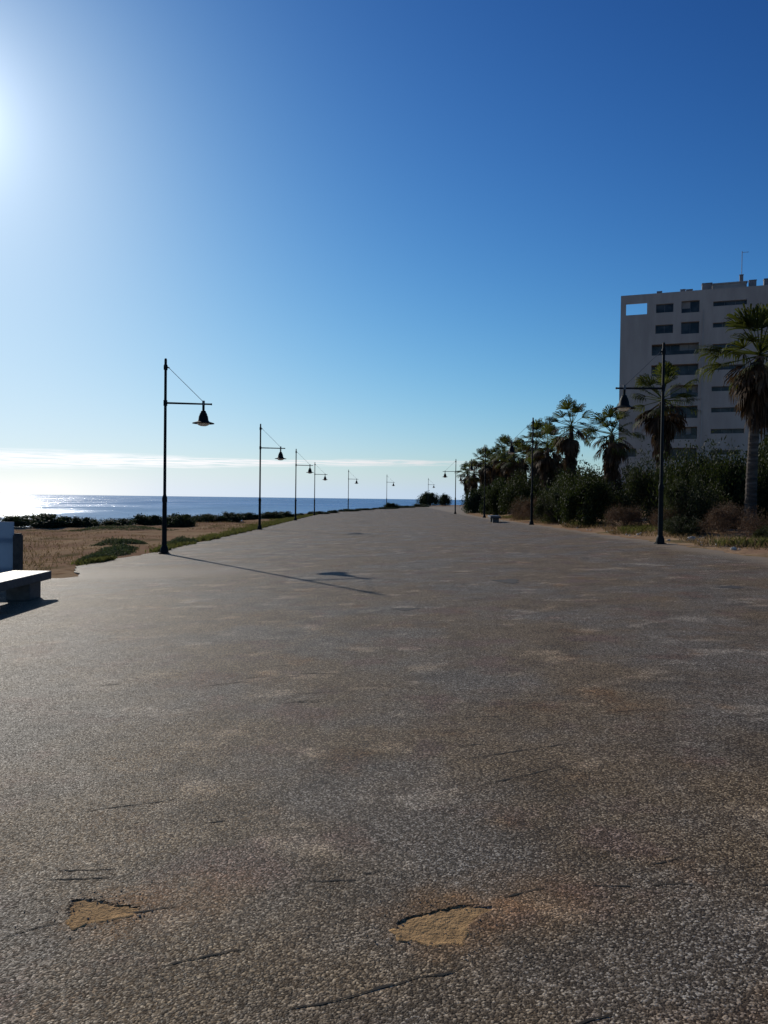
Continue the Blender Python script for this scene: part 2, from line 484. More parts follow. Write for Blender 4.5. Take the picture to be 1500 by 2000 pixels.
# skirt on the seaward edge so the slab has thickness
yy = [y for y in ys if y >= 15.9]
b0 = len(V)
for y in yy: V.append((float(xl(y)), y, float(zg(xl(y), y)))); V.append((float(xl(y)), y, float(zg(xl(y), y)) - .15))
for k in range(len(yy) - 1):
    a = b0 + 2 * k; F.append((a, a + 1, a + 3, a + 2))
pr = mesh_np('promenade', V, F, m_pave, False); pr['kind'] = 'structure'

# sand lying in the two holes
for P, lab in zip(HOLES, ('left', 'right')):
    cx, cy = P.mean(0)
    gx = np.arange(P[:, 0].min() - .05, P[:, 0].max() + .05, .012); gy = np.arange(P[:, 1].min() - .05, P[:, 1].max() + .05, .012)
    def zs(x, y):
        sdv = poly_sd(x, y, P) + 2.2 * jit(x, y)
        return zg(x, y) - .03 * sstep(-.006, -.035, sdv) + .0085 * sstep(.02, -.002, sdv) * sstep(cy + .015, cy - .035, y) - 0.0062 + 0.0022 * np.sin(x * 19 + 1) * np.sin(y * 27) + jit(x * 1.7, y * 2.1) * .25 + 0.0018 * np.sin(x * 83 + y * 31) * np.sin(y * 97 - x * 40)
    s_ = grid('sand', gx, gy, zs, m_sand, True, 'stuff')
    s_['label'] = 'small orange sand patch filling the %s hole in the pavement' % lab; s_['category'] = 'sand'; s_['group'] = 'sand in the pavement holes'
    # drop the margin that would rise above the slab: nothing does, it stays 2 cm below

m_crumb = simple('loose_aggregate', (0.26, 0.22, 0.17), 0.9, 0.5, 60, spec=0.1)
rc = np.random.default_rng(77); V = []; F = []
for P in HOLES:
    c_ = P.mean(0); ext = P.max(0) - P.min(0)
    for k in range(120):
        q_ = c_ + rc.normal(size=2) * ext * np.array([.36, .42]); r_ = rc.uniform(.0014, .0042) * (1.5 if rc.random() < .1 else 1)
        ins_ = float(poly_sd(np.array([q_[0]]), np.array([q_[1]]), P)[0])
        if ins_ > .02 and rc.random() < .72: continue
        z_ = float(zg(*q_)) + (-.0058 if ins_ > 0.005 else 0.0) + r_ * .35; b0 = len(V)
        for (dx, dy, dz) in ((1, 0, 0), (0, 1, 0), (-1, 0, 0), (0, -1, 0), (0, 0, .8), (0, 0, -.8)):
            j_ = rc.uniform(.7, 1.25); V.append((q_[0] + dx * r_ * j_, q_[1] + dy * r_ * j_, z_ + dz * r_ * j_))
        for tr_ in ((0, 1, 4), (1, 2, 4), (2, 3, 4), (3, 0, 4), (1, 0, 5), (2, 1, 5), (3, 2, 5), (0, 3, 5)): F.append(tuple(i + b0 for i in tr_))
cb = mesh_np('gravel', V, F, m_crumb); tag(cb, 'loose crumbs of aggregate in and around the two pavement holes', 'gravel', None, 'stuff')

# cracks and lifted slab lips
m_crack = simple('crack_dark', (0.022, 0.018, 0.014), 0.95, 0.3, 30)
CR = [[(0, 1832), (40, 1822), (75, 1811), (128, 1800)], [(240, 1784), (290, 1779), (345, 1770)], [(310, 1890), (360, 1877), (430, 1862), (490, 1851)],
      [(550, 1975), (612, 1962), (660, 1955), (700, 1942), (760, 1926), (806, 1912), (881, 1900), (903, 1890)],
      [(972, 1755), (1020, 1744), (1073, 1733)], [(1150, 1729), (1239, 1731)], [(1268, 1729), (1330, 1726), (1358, 1729)], [(1480, 1729), (1520, 1727)],
      [(1100, 2008), (1150, 1994), (1201, 1981)], [(1262, 1690), (1300, 1683), (1340, 1674)], [(887, 1484), (951, 1476), (1041, 1463), (1111, 1452), (1130, 1451)],
      [(930, 1535), (1020, 1516), (1073, 1503), (1121, 1493)], [(159, 1586), (224, 1577), (299, 1568), (350, 1560)], [(390, 1610), (448, 1602)],
      [(541, 1300), (566, 1300)], [(467, 1326), (504, 1323)], [(80, 1718), (145, 1717), (225, 1714)], [(585, 1722), (640, 1721), (700, 1719)],
      [(560, 1372), (640, 1366)], [(1180, 1393), (1290, 1383)], [(930, 1355), (1010, 1352)], [(700, 1240), (790, 1238)], [(180, 1340), (240, 1336)]]
cr_ = random.Random(12)
for k in range(14):
    yy0 = 1150 + 620 * cr_.random() ** 1.2; xx0 = cr_.uniform(30, 1350); ln = cr_.uniform(35, 120) * (yy0 / 1500); sl_ = -cr_.uniform(.02, .16)
    CR.append([(xx0, yy0), (xx0 + ln * .5, yy0 + ln * sl_ * .5 + cr_.uniform(-2, 2)), (xx0 + ln, yy0 + ln * sl_)])
V = []; F = []
for ci, line in enumerate(CR):
    P = [onground(*p) for p in line]
    # subdivide and roughen
    Q = []
    for a, c_ in zip(P[:-1], P[1:]):
        n = max(3, int((c_ - a).length / 0.03))
        for k in range(n): Q.append(a.lerp(c_, k / n))
    Q.append(P[-1]); b0 = len(V); n = len(Q)
    scl = min(1.0, 2.8 / Q[0].y + .3)
    ph = random.random() * 9
    for k, q in enumerate(Q):
        u = k / (n - 1)
        wv_ = 0.95 * (0.0028 + 0.0045 * max(0, math.sin(u * 17 + ph) * .6 + math.sin(u * 41 + ph) * .5)) * (math.sin(math.pi * min(1, max(0, u))) ** .35 + .05) / scl ** .5
        jy = 0.003 * math.sin(u * 29 + ph) + 0.002 * random.uniform(-1, 1)
        z = float(zg(q.x, q.y)) + .002
        V.append((q.x, q.y + jy - wv_, z)); V.append((q.x, q.y + jy + wv_, z))
    for k in range(n - 1):
        a = b0 + 2 * k; F.append((a, a + 2, a + 3, a + 1))
ck = mesh_np('pavement_cracks', V, F, m_crack); ck['kind'] = 'structure'

# flat dark spots laid just above the paving further out
m_spot = simple('dark_spot', (0.045, 0.038, 0.034), 0.9, 0.3, 12)
V = []; F = []
for (px, py, wx, wy) in [(992, 1135, .22, .34), (1425, 1147, .20, .18), (792, 1190, .17, .12), (695, 1043, .33, .9)]:
    c0 = onground(px, py); b0 = len(V); n = 22
    for k in range(n):
        a = 2 * math.pi * k / n; r = 1 + .25 * math.sin(3 * a + px) + .12 * math.sin(7 * a)
        x = c0.x + wx * r * math.cos(a); y = c0.y + wy * r * math.sin(a); V.append((x, y, float(zg(x, y)) + .003))
    F.append(tuple(range(b0, b0 + n)))
sp_ = mesh_np('dark_spots', V, F, m_spot); sp_['kind'] = 'structure'

# ------------------------------------------------------------------ street lamps
m_iron = simple('dark_painted_metal', (0.007, 0.012, 0.015), 0.6, 0.3, 9, 0.0008, spec=0.10)
m_lens, t, b = mat('lamp_lens', 0.15, 0.5)
b.inputs['Base Color'].default_value = (0.75, 0.78, 0.78, 1); b.inputs['Transmission Weight'].default_value = 0.35
m_wire = simple('steel_stay', (0.10, 0.11, 0.12), 0.5, 0.2, 5)


def make_lamp():
    r = empty('street_lamp')
    q = MB(); q.box(-.14, .14, -.14, .14, 0.0, .03, .006)
    q.lathe([(.11, .03), (.125, .05), (.12, .16), (.085, .24), (.075, .26)], n=16)
    for sx in (-1, 1):
        for sy in (-1, 1): q.tube([(sx * .105, sy * .105, .03), (sx * .105, sy * .105, .055)], .013, 6)
    q.build('base', m_iron, r, True)
    q = MB(); q.lathe([(.075, .26), (.068, 1.6), (.078, 1.62), (.078, 1.74), (.055, 1.80), (.047, 1.84), (.040, 5.98), (.030, 6.02), (.0, 6.03)], n=16); q.build('pole', m_iron, r, True)
    q = MB(); q.lathe([(.0, 5.66), (.058, 5.67), (.062, 5.72), (.062, 5.80), (.045, 5.84), (0, 5.85)], n=14); q.tube([(.05, 0, 5.76), (.115, 0, 5.73)], .02, 8); q.build('stay_bracket', m_iron, r, True)
    q = MB(); q.lathe([(.0, 4.56), (.06, 4.57), (.06, 4.74), (0, 4.75)], n=14)
    q.tube([(.04, 0, 4.655), (1.40, 0, 4.635)], [.032, .026], 10)
    q.tube([(1.40, 0, 4.635), (1.43, 0, 4.635)], [.034, .030], 10)
    q.build('arm', m_iron, r, True)
    q = MB(); q.tube([(.10, 0, 5.735), (1.17, 0, 4.70)], .009, 6); q.tube([(1.17, 0, 4.60), (1.17, 0, 4.74)], .042, 10); q.build('stay_rod', m_wire, r, True)
    q = MB()
    q.lathe([(.0, 4.62), (.038, 4.615), (.038, 4.44), (.075, 4.42), (.082, 4.38), (.11, 4.34), (.118, 4.30), (.14, 4.25), (.155, 4.14), (.185, 4.10), (.33, 4.055), (.335, 4.035), (.325, 4.04), (.18, 4.085), (.15, 4.12), (.10, 4.30), (0, 4.32)], cx=1.17, n=28)
    q.build('lamp_shade', m_iron, r, True)
    q = MB(); q.lathe([(.20, 4.075), (.195, 4.03), (.15, 3.985), (.08, 3.96), (0.0, 3.955)], cx=1.17, n=24); q.build('lamp_glass', m_lens, r, True)
    return r


proto = make_lamp()
LP = [(-6.78, 23.41, 0, 'nearest lamp of the left row, its long shadow crossing the paving'),
      (-7.08, 43.17, 0, 'second lamp of the left row, dark pole beside the green verge'),
      (-7.45, 63.8, 0, 'third lamp of the left row, at the end of the green verge'),
      (-7.89, 85.9, 0, 'fourth lamp of the left row, slim pole against the sea beyond the green verge'),
      (-5.22, 110.3, 0, 'fifth lamp of the left row, thin pole against the sea left of the middle'),
      (0.45, 135.3, 0, 'sixth lamp of the left row, thin pole against the sea near the middle'),
      (9.25, 159.5, 0, 'farthest lamp of the left row, thin pole in front of the far dark trees'),
      (8.29, 22.7, 1, 'nearest street lamp on the right, tall black pole in front of the apartment tower'),
      (8.30, 42.6, 1, 'second lamp on the right side, dark pole merging with the palms and big green shrub'),
      (8.55, 64.5, 1, 'third lamp on the right side, dark pole hidden against the farthest palm crowns'),
      (7.81, 83.1, 1, 'slim lamp standing free against sky and sea just left of the far palms'),
      (11.5, 102.7, 1, 'farthest lamp on the right side, only its head and arm clear of the palm leaves')]
for i, (x, y, side, lab) in enumerate(LP):
    o = proto if i == 0 else copy_tree(proto)
    o.location = (x, y, float(zg(x, y)) - .004)
    o.rotation_euler.z = (math.pi if side else 0) + RAD([1, -4, 3, -2, 4, -3, 5, 2, -3, 4, -2, 3][i])
    tag(o, lab, 'street lamp', 'street lamps along the promenade')

# ------------------------------------------------------------------ benches
m_stone = simple('pale_stone', (0.075, 0.075, 0.078), 0.5, 0.25, 9, 0.004, bscale=60, spec=0.3)


def make_bench():
    r = empty('stone_bench')
    q = MB(); q.box(-.325, .325, -1.4, 1.4, .30, .44, .012); q.build('seat', m_stone, r)
    for y0, y1 in ((.80, 1.22), (-1.22, -.80)):
        q = MB(); q.box(-.17, .22, y0, y1, 0, .299, .01); q.build('leg', m_stone, r)
    return r


be = make_bench(); be.location = (-6.0, 11.6, float(zg(-6.0, 11.6)) - .003); be.rotation_euler.z = RAD(1.0)
tag(be, 'near stone slab bench on block legs at the left edge of the promenade', 'bench', 'stone benches')
b2 = copy_tree(be); b2.location = (7.15, 49.2, float(zg(7.15, 49.2)) - .003); b2.rotation_euler.z = RAD(-4)
tag(b2, 'far small pale stone bench at the right paving edge before dry brown shrubs', 'bench', 'stone benches')

# ------------------------------------------------------------------ notice board at the left edge
m_wood = simple('weathered_wood', (0.060, 0.048, 0.042), 0.85, 0.35, 7, 0.004)
m_panel = leafmat('pale_blue_panel', [(0.3, (0.26, 0.34, 0.43)), (0.7, (0.31, 0.39, 0.49))], .42, .5, (.30, .39, .50))
nb_ = empty('notice_board', (-7.05, 14.6, float(zg(-7.05, 14.6))))
tag(nb_, 'pale blue panel board on dark wooden posts behind the stone bench at left', 'sign board')
for x in (0.0, -1.75):
    q = MB(); q.box(x - .07, x + .07, -.07, .07, 0, 1.0, .012); q.box(x - .055, x + .055, -.055, .055, 1.0, 1.03, .01); q.build('post', m_wood, nb_)
q = MB(); q.box(-1.67, -.08, -.012, .012, .12, 1.25, .004); q.build('panel', m_panel, nb_)
q = MB()
for z in (.28, .86): q.box(-1.67, -.08, .032, .062, z, z + .09, .004)
q.build('rail', m_wood, nb_)

# ------------------------------------------------------------------ foliage builders
def leaf_quads(C, L, Wd, upbias=0.3, rs=rng):
    n = len(C)
    d = rs.normal(size=(n, 3)); d[:, 2] += upbias; d /= np.linalg.norm(d, axis=1)[:, None]
    e = rs.normal(size=(n, 3)); s_ = np.cross(d, e); s_ /= np.linalg.norm(s_, axis=1)[:, None] + 1e-9
    Ls = (L * rs.uniform(.6, 1.4, n))[:, None]; Ws = (Wd * rs.uniform(.6, 1.3, n))[:, None]
    V = np.stack([C, C + d * Ls * .5 + s_ * Ws * .5, C + d * Ls, C + d * Ls * .5 - s_ * Ws * .5], 1).reshape(-1, 3)
    F = np.arange(4 * n).reshape(n, 4)
    return V, F


def shrub_points(n, rx, ry, h, clumps, rs, spread=.36):
    cc = []
    for k in range(clumps):
        a = rs.uniform(0, 2 * math.pi); rr = math.sqrt(rs.uniform(0, 1)) * .78; zz = rs.uniform(.12, .86) * math.sqrt(max(.05, 1 - rr * rr))
        cc.append((rr * math.cos(a), rr * math.sin(a), zz, rs.uniform(.35, 1.3) * spread))
    cc = np.array(cc); pick = rs.integers(0, clumps, n); c_ = cc[pick]
    u = rs.normal(size=(n, 3)); u /= np.linalg.norm(u, axis=1)[:, None]
    rad = c_[:, 3] * (rs.uniform(0, 1, n) ** .4) * (1 + .18 * rs.normal(size=n))
    P = c_[:, :3] + u * rad[:, None]
    P[:, 2] = np.abs(P[:, 2])
    return P * np.array([rx, ry, h])


def shrub_mesh(name, n, clumps, L, Wd, seed, ml, ms, up=.3, spread=.36):
    """unit-ish shrub: 1 m half width, 1.0 high"""
    rs = np.random.default_rng(seed)
    P = shrub_points(n, 1, 1, 1, clumps, rs, spread)
    V, F = leaf_quads(P, L, Wd, up, rs)
    fo = mesh_np('foliage', V, F, ml, link_it=False)
    q = MB()
    for k in range(14):
        a = rs.uniform(0, 6.28); r = rs.uniform(.2, .75); z = rs.uniform(.35, .85)
        q.tube([(r * .08 * math.cos(a), r * .08 * math.sin(a), -.05), (r * .45 * math.cos(a + .2), r * .45 * math.sin(a + .2), z * .55), (r * math.cos(a), r * math.sin(a), z)], [.022, .014, .005], 5)
    st = mesh_np('stem', q.V, q.F, ms, link_it=False)
    me1, me2 = fo.data, st.data
    bpy.data.objects.remove(fo); bpy.data.objects.remove(st)
    return me1, me2


m_bark = simple('shrub_bark', (0.08, 0.06, 0.045), 0.9, 0.3, 9)
m_green = leafmat('shrub_leaf', [(0.2, (0.010, 0.015, 0.005)), (0.5, (0.022, 0.030, 0.011)), (0.8, (0.042, 0.050, 0.018))], .15)
m_olive = leafmat('olive_leaf', [(0.2, (0.014, 0.018, 0.009)), (0.5, (0.032, 0.036, 0.018)), (0.8, (0.065, 0.065, 0.034))], .15)
m_dry = leafmat('dry_twig', [(0.2, (0.050, 0.030, 0.020)), (0.5, (0.105, 0.062, 0.040)), (0.8, (0.17, 0.105, 0.065))], .2, tcol=(.2, .12, .06))
m_coast = leafmat('coastal_leaf', [(0.2, (0.008, 0.016, 0.012)), (0.5, (0.016, 0.030, 0.020)), (0.8, (0.032, 0.050, 0.026))], .15)

SH = {
    'green': [shrub_mesh('g', 16000, 26, .062, .030, 21, m_green, m_bark), shrub_mesh('g', 15000, 17, .065, .032, 22, m_green, m_bark, spread=.42)],
    'olive': [shrub_mesh('o', 16000, 22, .070, .022, 31, m_olive, m_bark, .6), shrub_mesh('o', 14000, 30, .066, .022, 32, m_olive, m_bark, .6, .31)],
    'dry': [shrub_mesh('d', 11000, 22, .085, .012, 41, m_dry, m_bark, .9), shrub_mesh('d', 10000, 14, .09, .012, 42, m_dry, m_bark, .9, .40)],
    'coast': [shrub_mesh('c', 15000, 26, .085, .045, 51, m_coast, m_bark, .2), shrub_mesh('c', 15000, 20, .085, .045, 52, m_coast, m_bark, .2, .44)],
}
NM = {'green': 'green_shrub', 'olive': 'olive_shrub', 'dry': 'dry_shrub', 'coast': 'coastal_shrub'}


def shrub(kind, var, x, y, wx, wy, h, label, group, rz=None, z=None):
    r = empty(NM[kind], (x, y, (float(zt(x, y)) if z is None else z) - .03), random.uniform(0, 6.28) if rz is None else rz)
    f, s_ = SH[kind][var]
    for nm, me in (('foliage', f), ('stem', s_)):
        o = bpy.data.objects.new(nm, me); COL.objects.link(o); o.parent = r
        o.scale = (wx / 2 * .96, wy / 2 * .96, h * .88)
    return tag(r, label, 'shrub', group)


def atd(px, D):
    """world x of a picture column at distance D along the road"""
    v = RT @ Vector(((px - 750) / 1480, 26 / 1480, -1)); return v.x / v.y * D


G1 = 'shrubs along the right side of the promenade'
for (k, v, x, y, wx, wy, h, lab) in [
    ('green', 0, 10.0, 37.0, 3.4, 3.4, 2.7, 'big rounded dark green shrub at the right paving edge beside the second right lamp'),
    ('olive', 0, 12.6, 35.5, 3.4, 3.2, 3.4, 'tall olive shrub between the big rounded green shrub and the nearest right lamp'),
    ('green', 1, 13.2, 33.0, 3.2, 3.0, 3.5, 'tall dark shrub directly behind the nearest right lamp pole'),
    ('olive', 1, 12.0, 29.5, 3.0, 2.6, 2.5, 'mid sized olive shrub left of the nearest right lamp pole, behind dry brush'),
    ('green', 0, 13.9, 30.6, 3.2, 3.0, 3.3, 'dense dark green shrub right of the nearest right lamp under the tower'),
    ('green', 1, 16.2, 31.2, 3.8, 3.4, 3.6, 'dark shrub behind the tall palm trunk at the right frame edge'),
    ('green', 0, 14.6, 25.6, 2.8, 2.6, 2.3, 'dark green shrub in front of the tall palm trunk at the right'),
    ('olive', 0, 9.9, 43.6, 2.8, 3.0, 2.3, 'olive shrub just beyond the big rounded green shrub'),
    ('green', 1, 12.2, 47.0, 3.6, 3.6, 3.1, 'dark shrub under the third palm from the right'),
    ('green', 0, 13.0, 54.0, 4.2, 3.8, 3.6, 'dark shrub under the fourth palm from the right'),
    ('olive', 1, 11.6, 58.5, 3.4, 3.4, 2.2, 'low olive shrub behind the dry brown brush near the far bench'),
    ('green', 1, 12.0, 66.0, 4.4, 4.0, 3.7, 'dark shrub beneath the fifth palm from the right'),
    ('green', 0, 10.4, 71.0, 3.0, 3.4, 3.1, 'dark shrub at the left end of the hedge near the free standing lamp'),
    ('coast', 0, 12.0, 78.0, 4.6, 4.0, 4.0, 'blackish shrub at the far left end of the palm row'),
    ('green', 1, 14.4, 84.0, 5.0, 4.0, 4.2, 'farthest dark shrub below the most distant palms'),
    ('coast', 1, 10.3, 86.0, 3.2, 3.2, 3.0, 'blackish low shrub at the very left foot of the palm row'),
    ('green', 0, 12.6, 96.0, 4.0, 4.0, 3.4, 'distant dark shrub around the trunks of the leftmost palms'),
    ('dry', 0, 10.1, 50.5, 2.6, 3.2, 1.7, 'dry brown bush behind the small far bench'),
    ('dry', 1, 10.4, 54.5, 3.0, 3.0, 1.6, 'dry tan bush left of the brown one by the far bench'),
    ('dry', 1, 10.3, 46.5, 1.6, 2.2, 1.4, 'small reddish brown dry bush between the far bench and olive shrub'),
    ('dry', 0, 10.3, 32.4, 1.8, 1.9, 1.15, 'pinkish dry brush at the foot of the big green shrub, right side'),
    ('dry', 1, 11.0, 29.4, 1.9, 1.8, 1.0, 'dry brown brush low on the verge left of the nearest right lamp'),
    ('olive', 1, 10.3, 26.4, 1.8, 1.5, .85, 'small green bush on the sandy verge just behind the nearest right lamp base'),
    ('dry', 0, 11.6, 26.0, 2.3, 1.9, 1.15, 'wide greyish dry brush right of the nearest right lamp'),
    ('dry', 1, 12.2, 23.6, 2.0, 2.0, 1.1, 'reddish dry brush under the tall palm at right'),
    ('dry', 0, 13.0, 21.8, 2.4, 2.2, 1.15, 'dry brown brush at the right frame edge'),
    ('olive', 0, 11.55, 22.1, 1.7, 1.3, .55, 'low green bush in front of the dry brush at the right frame edge'),
]:
    shrub(k, v, x, y, wx, wy, h, lab, G1)
# denser planting behind the palms
G2 = 'dark hedge trees behind the palms'
for i, (x, y, wd, h, lab) in enumerate([(17.5, 42, 5.5, 4.6, 'tall dark hedge shrub at the foot of the tower, left of its middle'),
                               (20.5, 37, 5.5, 4.9, 'tall dark hedge shrub behind the palms below the narrow tower slots'),
                               (23.5, 45, 6.5, 5.6, 'largest dark hedge mass low in front of the tower at the right'),
                               (16.5, 52, 5.5, 4.4, 'dark hedge shrub below the left corner of the tower'),
                               (19.5, 34, 4.5, 4.3, 'dark hedge shrub at the right frame edge behind the tall palm'),
                               (15.8, 62, 6.0, 4.4, 'dark hedge shrub glimpsed between the middle palm trunks'),
                               (16.6, 74, 6.5, 4.8, 'dark hedge shrub glimpsed between the far palm trunks'),
                               (18.4, 90, 8.0, 5.0, 'dark hedge mass closing the gap behind the farthest palms'),
                               (17.8, 24, 4.0, 3.0, 'dark hedge shrub just outside the right frame edge')]):
    shrub('green' if i % 3 else 'olive', i % 2, x, y, wd, wd, h, lab, G2)

# low coastal bushes at the cliff edge
G3 = 'low dark bushes along the cliff edge'
for i, (x0, x1, yt_, yb_, D, lab) in enumerate([
        (24, 132, 1007, 1033, 53.5, 'largest low dark bush on the cliff edge, far left against the sea'),
        (137, 188, 1013, 1033, 54, 'small dark bush right of the largest cliff edge bush'),
        (196, 268, 1015, 1033, 55, 'low dark bush on the cliff edge left of the nearest left lamp'),
        (262, 325, 1009, 1030, 57, 'dark cliff edge bush directly left of the nearest left lamp pole'),
        (328, 376, 1010, 1034, 51, 'rounded dark bush just right of the nearest left lamp pole'),
        (330, 385, 1007, 1026, 60, 'dark bush behind the rounded one right of the nearest lamp'),
        (378, 436, 1006, 1021, 62, 'dark bush on the cliff edge midway between the first two left lamps'),
        (430, 468, 1003, 1018, 64, 'tall small dark bush left of the second lamp, against the sea'),
        (466, 504, 1003, 1014, 68, 'low dark bush directly left of the second lamp pole'),
        (512, 545, 1001, 1013, 70, 'dark bush between the second and third left lamps, nearer one'),
        (540, 576, 1000, 1011, 76, 'dark bush left of the third lamp pole'),
        (574, 602, 1003, 1010, 84, 'small low dark bush at the foot of the third lamp'),
        (606, 640, 999, 1006, 92, 'low dark bush right of the fourth lamp'),
        (642, 664, 997, 1003, 97, 'small flat dark bush between fourth and fifth lamp'),
        (662, 700, 994.5, 1001, 107, 'flat dark bush at the foot of the fifth lamp'),
        (697, 735, 993, 998, 116, 'flat dark bush right of the fifth lamp'),
        (730, 770, 991, 996.5, 126, 'flat dark bush left of the sixth lamp base'),
        (754, 776, 984, 995, 132, 'small taller dark bush right beside the sixth lamp pole'),
        (770, 812, 988, 994, 140, 'flat dark bush beyond the sixth lamp'),
        (806, 836, 985, 992, 153, 'flat dark bush left of the farthest left lamp')]):
    xc = atd((x0 + x1) / 2, D); wd = (x1 - x0) / 1480 * D * 1.6
    cpx = (x0 + x1) / 2
    hor = 974 + (cpx - 750) * .01257
    zb = 1.55 - (yb_ - hor) / 1480 * D; ztp = 1.55 - (yt_ - hor) / 1480 * D
    g = float(zt(xc, D))
    base_z = min(g, zb) if g > -2 else zb
    shrub('coast', i % 2, xc, D, wd, max(1.8, wd * .7), (ztp - base_z) * 1.3, lab, G3, z=base_z)

# far trees on the point
G4 = 'far trees on the point'
m_trunk = simple('tree_bark', (0.07, 0.055, 0.045), 0.9, 0.3, 6)
for (px0, px1, yt_, D, lab) in [(822, 858, 965, 178, 'flat topped dark tree on the far point, left of the two'),
                                (860, 880, 968, 186, 'narrower dark tree on the far point, right of the two')]:
    xc = atd((px0 + px1) / 2, D); z0 = float(zt(xc, D)); hor = 974 + ((px0 + px1) / 2 - 750) * .01257
    H_ = 1.55 - (yt_ - hor) / 1480 * D - z0; wd = (px1 - px0) / 1480 * D * 1.3
    r = empty('spreading_tree', (xc, D, z0)); tag(r, lab, 'tree', G4)
    q = MB(); q.tube([(0, 0, -.2), (.1, 0, H_ * .35), (.3, .1, H_ * .7)], [.2, .15, .06], 8); q.tube([(.1, 0, H_ * .3), (-.8, .1, H_ * .6)], [.1, .05], 6); q.build('trunk', m_trunk, r)
    o = bpy.data.objects.new('crown', SH['coast'][1][0]); COL.objects.link(o); o.parent = r; o.scale = (wd / 2, wd / 2, H_ * 1.05); o.location = (0, 0, H_ * .05)

# ------------------------------------------------------------------ fan palms
m_frond = leafmat('palm_frond', [(0.2, (0.014, 0.022, 0.006)), (0.5, (0.030, 0.044, 0.012)), (0.85, (0.075, 0.088, 0.024))], .33, .45, (.16, .18, .02))
m_dead = leafmat('dead_frond', [(0.2, (0.026, 0.016, 0.010)), (0.5, (0.055, 0.034, 0.021)), (0.85, (0.13, 0.085, 0.05))], .12, .8, (.2, .12, .05))
m_ptrunk, t, b = mat('palm_trunk', 0.9, 0.2)
o_ = t.n('ShaderNodeTexCoord').outputs['Object']
rings = t.noise(t.vm('MULTIPLY', o_, (1.5, 1.5, 9.0)), 1.0, 4, 0.6)
link(t, t.ramp(rings, [(0.3, (0.035, 0.027, 0.022)), (0.55, (0.085, 0.068, 0.055)), (0.75, (0.17, 0.145, 0.12))]), b.inputs['Base Color'])
link(t, t.bump(rings, 0.04, 0.9), b.inputs['Normal'])


def fan_leaf(org, az_, elv, pet, rad, droop, rs, nseg=20, width=2.6, wseg=1.0):
    """one fan leaf: petiole + segments; returns V,F (quads)"""
    V = []; F = []
    d = np.array([math.cos(az_) * math.cos(elv), math.sin(az_) * math.cos(elv), math.sin(elv)])
    side = np.array([-math.sin(az_), math.cos(az_), 0.0]); up = np.cross(d, side) * -1
    if up[2] < 0: up = -up
    hub = org + d * pet + np.array([0, 0, -0.10 * pet * abs(math.cos(elv))])
    w0 = .022
    V += [org - side * w0, org + side * w0, hub + side * w0 * .7, hub - side * w0 * .7]; F.append((0, 1, 2, 3))
    V += [org - up * w0, org + up * w0, hub + up * w0 * .7, hub - up * w0 * .7]; F.append((4, 5, 6, 7))
    roll = rs.uniform(-.5, .5); s2 = side * math.cos(roll) + up * math.sin(roll); u2 = np.cross(s2, d)
    for k in range(nseg):
        a = (k / (nseg - 1) - .5) * width + rs.normal() * .03
        r = rad * (1 - .18 * abs(a / width * 2) ** 2) * rs.uniform(.85, 1.08)
        dd = d * math.cos(a) + s2 * math.sin(a); dd = dd + u2 * (0.10 * abs(math.sin(a)))
        pp = -d * math.sin(a) + s2 * math.cos(a)
        h = width / (nseg - 1) * .5 * wseg
        p0 = hub; p1 = hub + dd * r * .55; p2 = hub + dd * r * .86 + np.array([0, 0, -droop * r * .16]); p3 = hub + dd * r * (1 - .12 * droop) + np.array([0, 0, -droop * r * .50])
        w1 = h * r * .55 * 1.0; w2 = h * r * .45; wv = .006
        fold = u2 * (.02 if k % 2 else -.02)
        b0 = len(V)
        V += [p0 - pp * .01, p0 + pp * .01, p1 + pp * w1 + fold, p1 - pp * w1 + fold, p2 + pp * w2, p2 - pp * w2, p3 + pp * wv, p3 - pp * wv]
        F += [(b0, b0 + 1, b0 + 2, b0 + 3), (b0 + 3, b0 + 2, b0 + 4, b0 + 5), (b0 + 5, b0 + 4, b0 + 6, b0 + 7)]
    return V, F


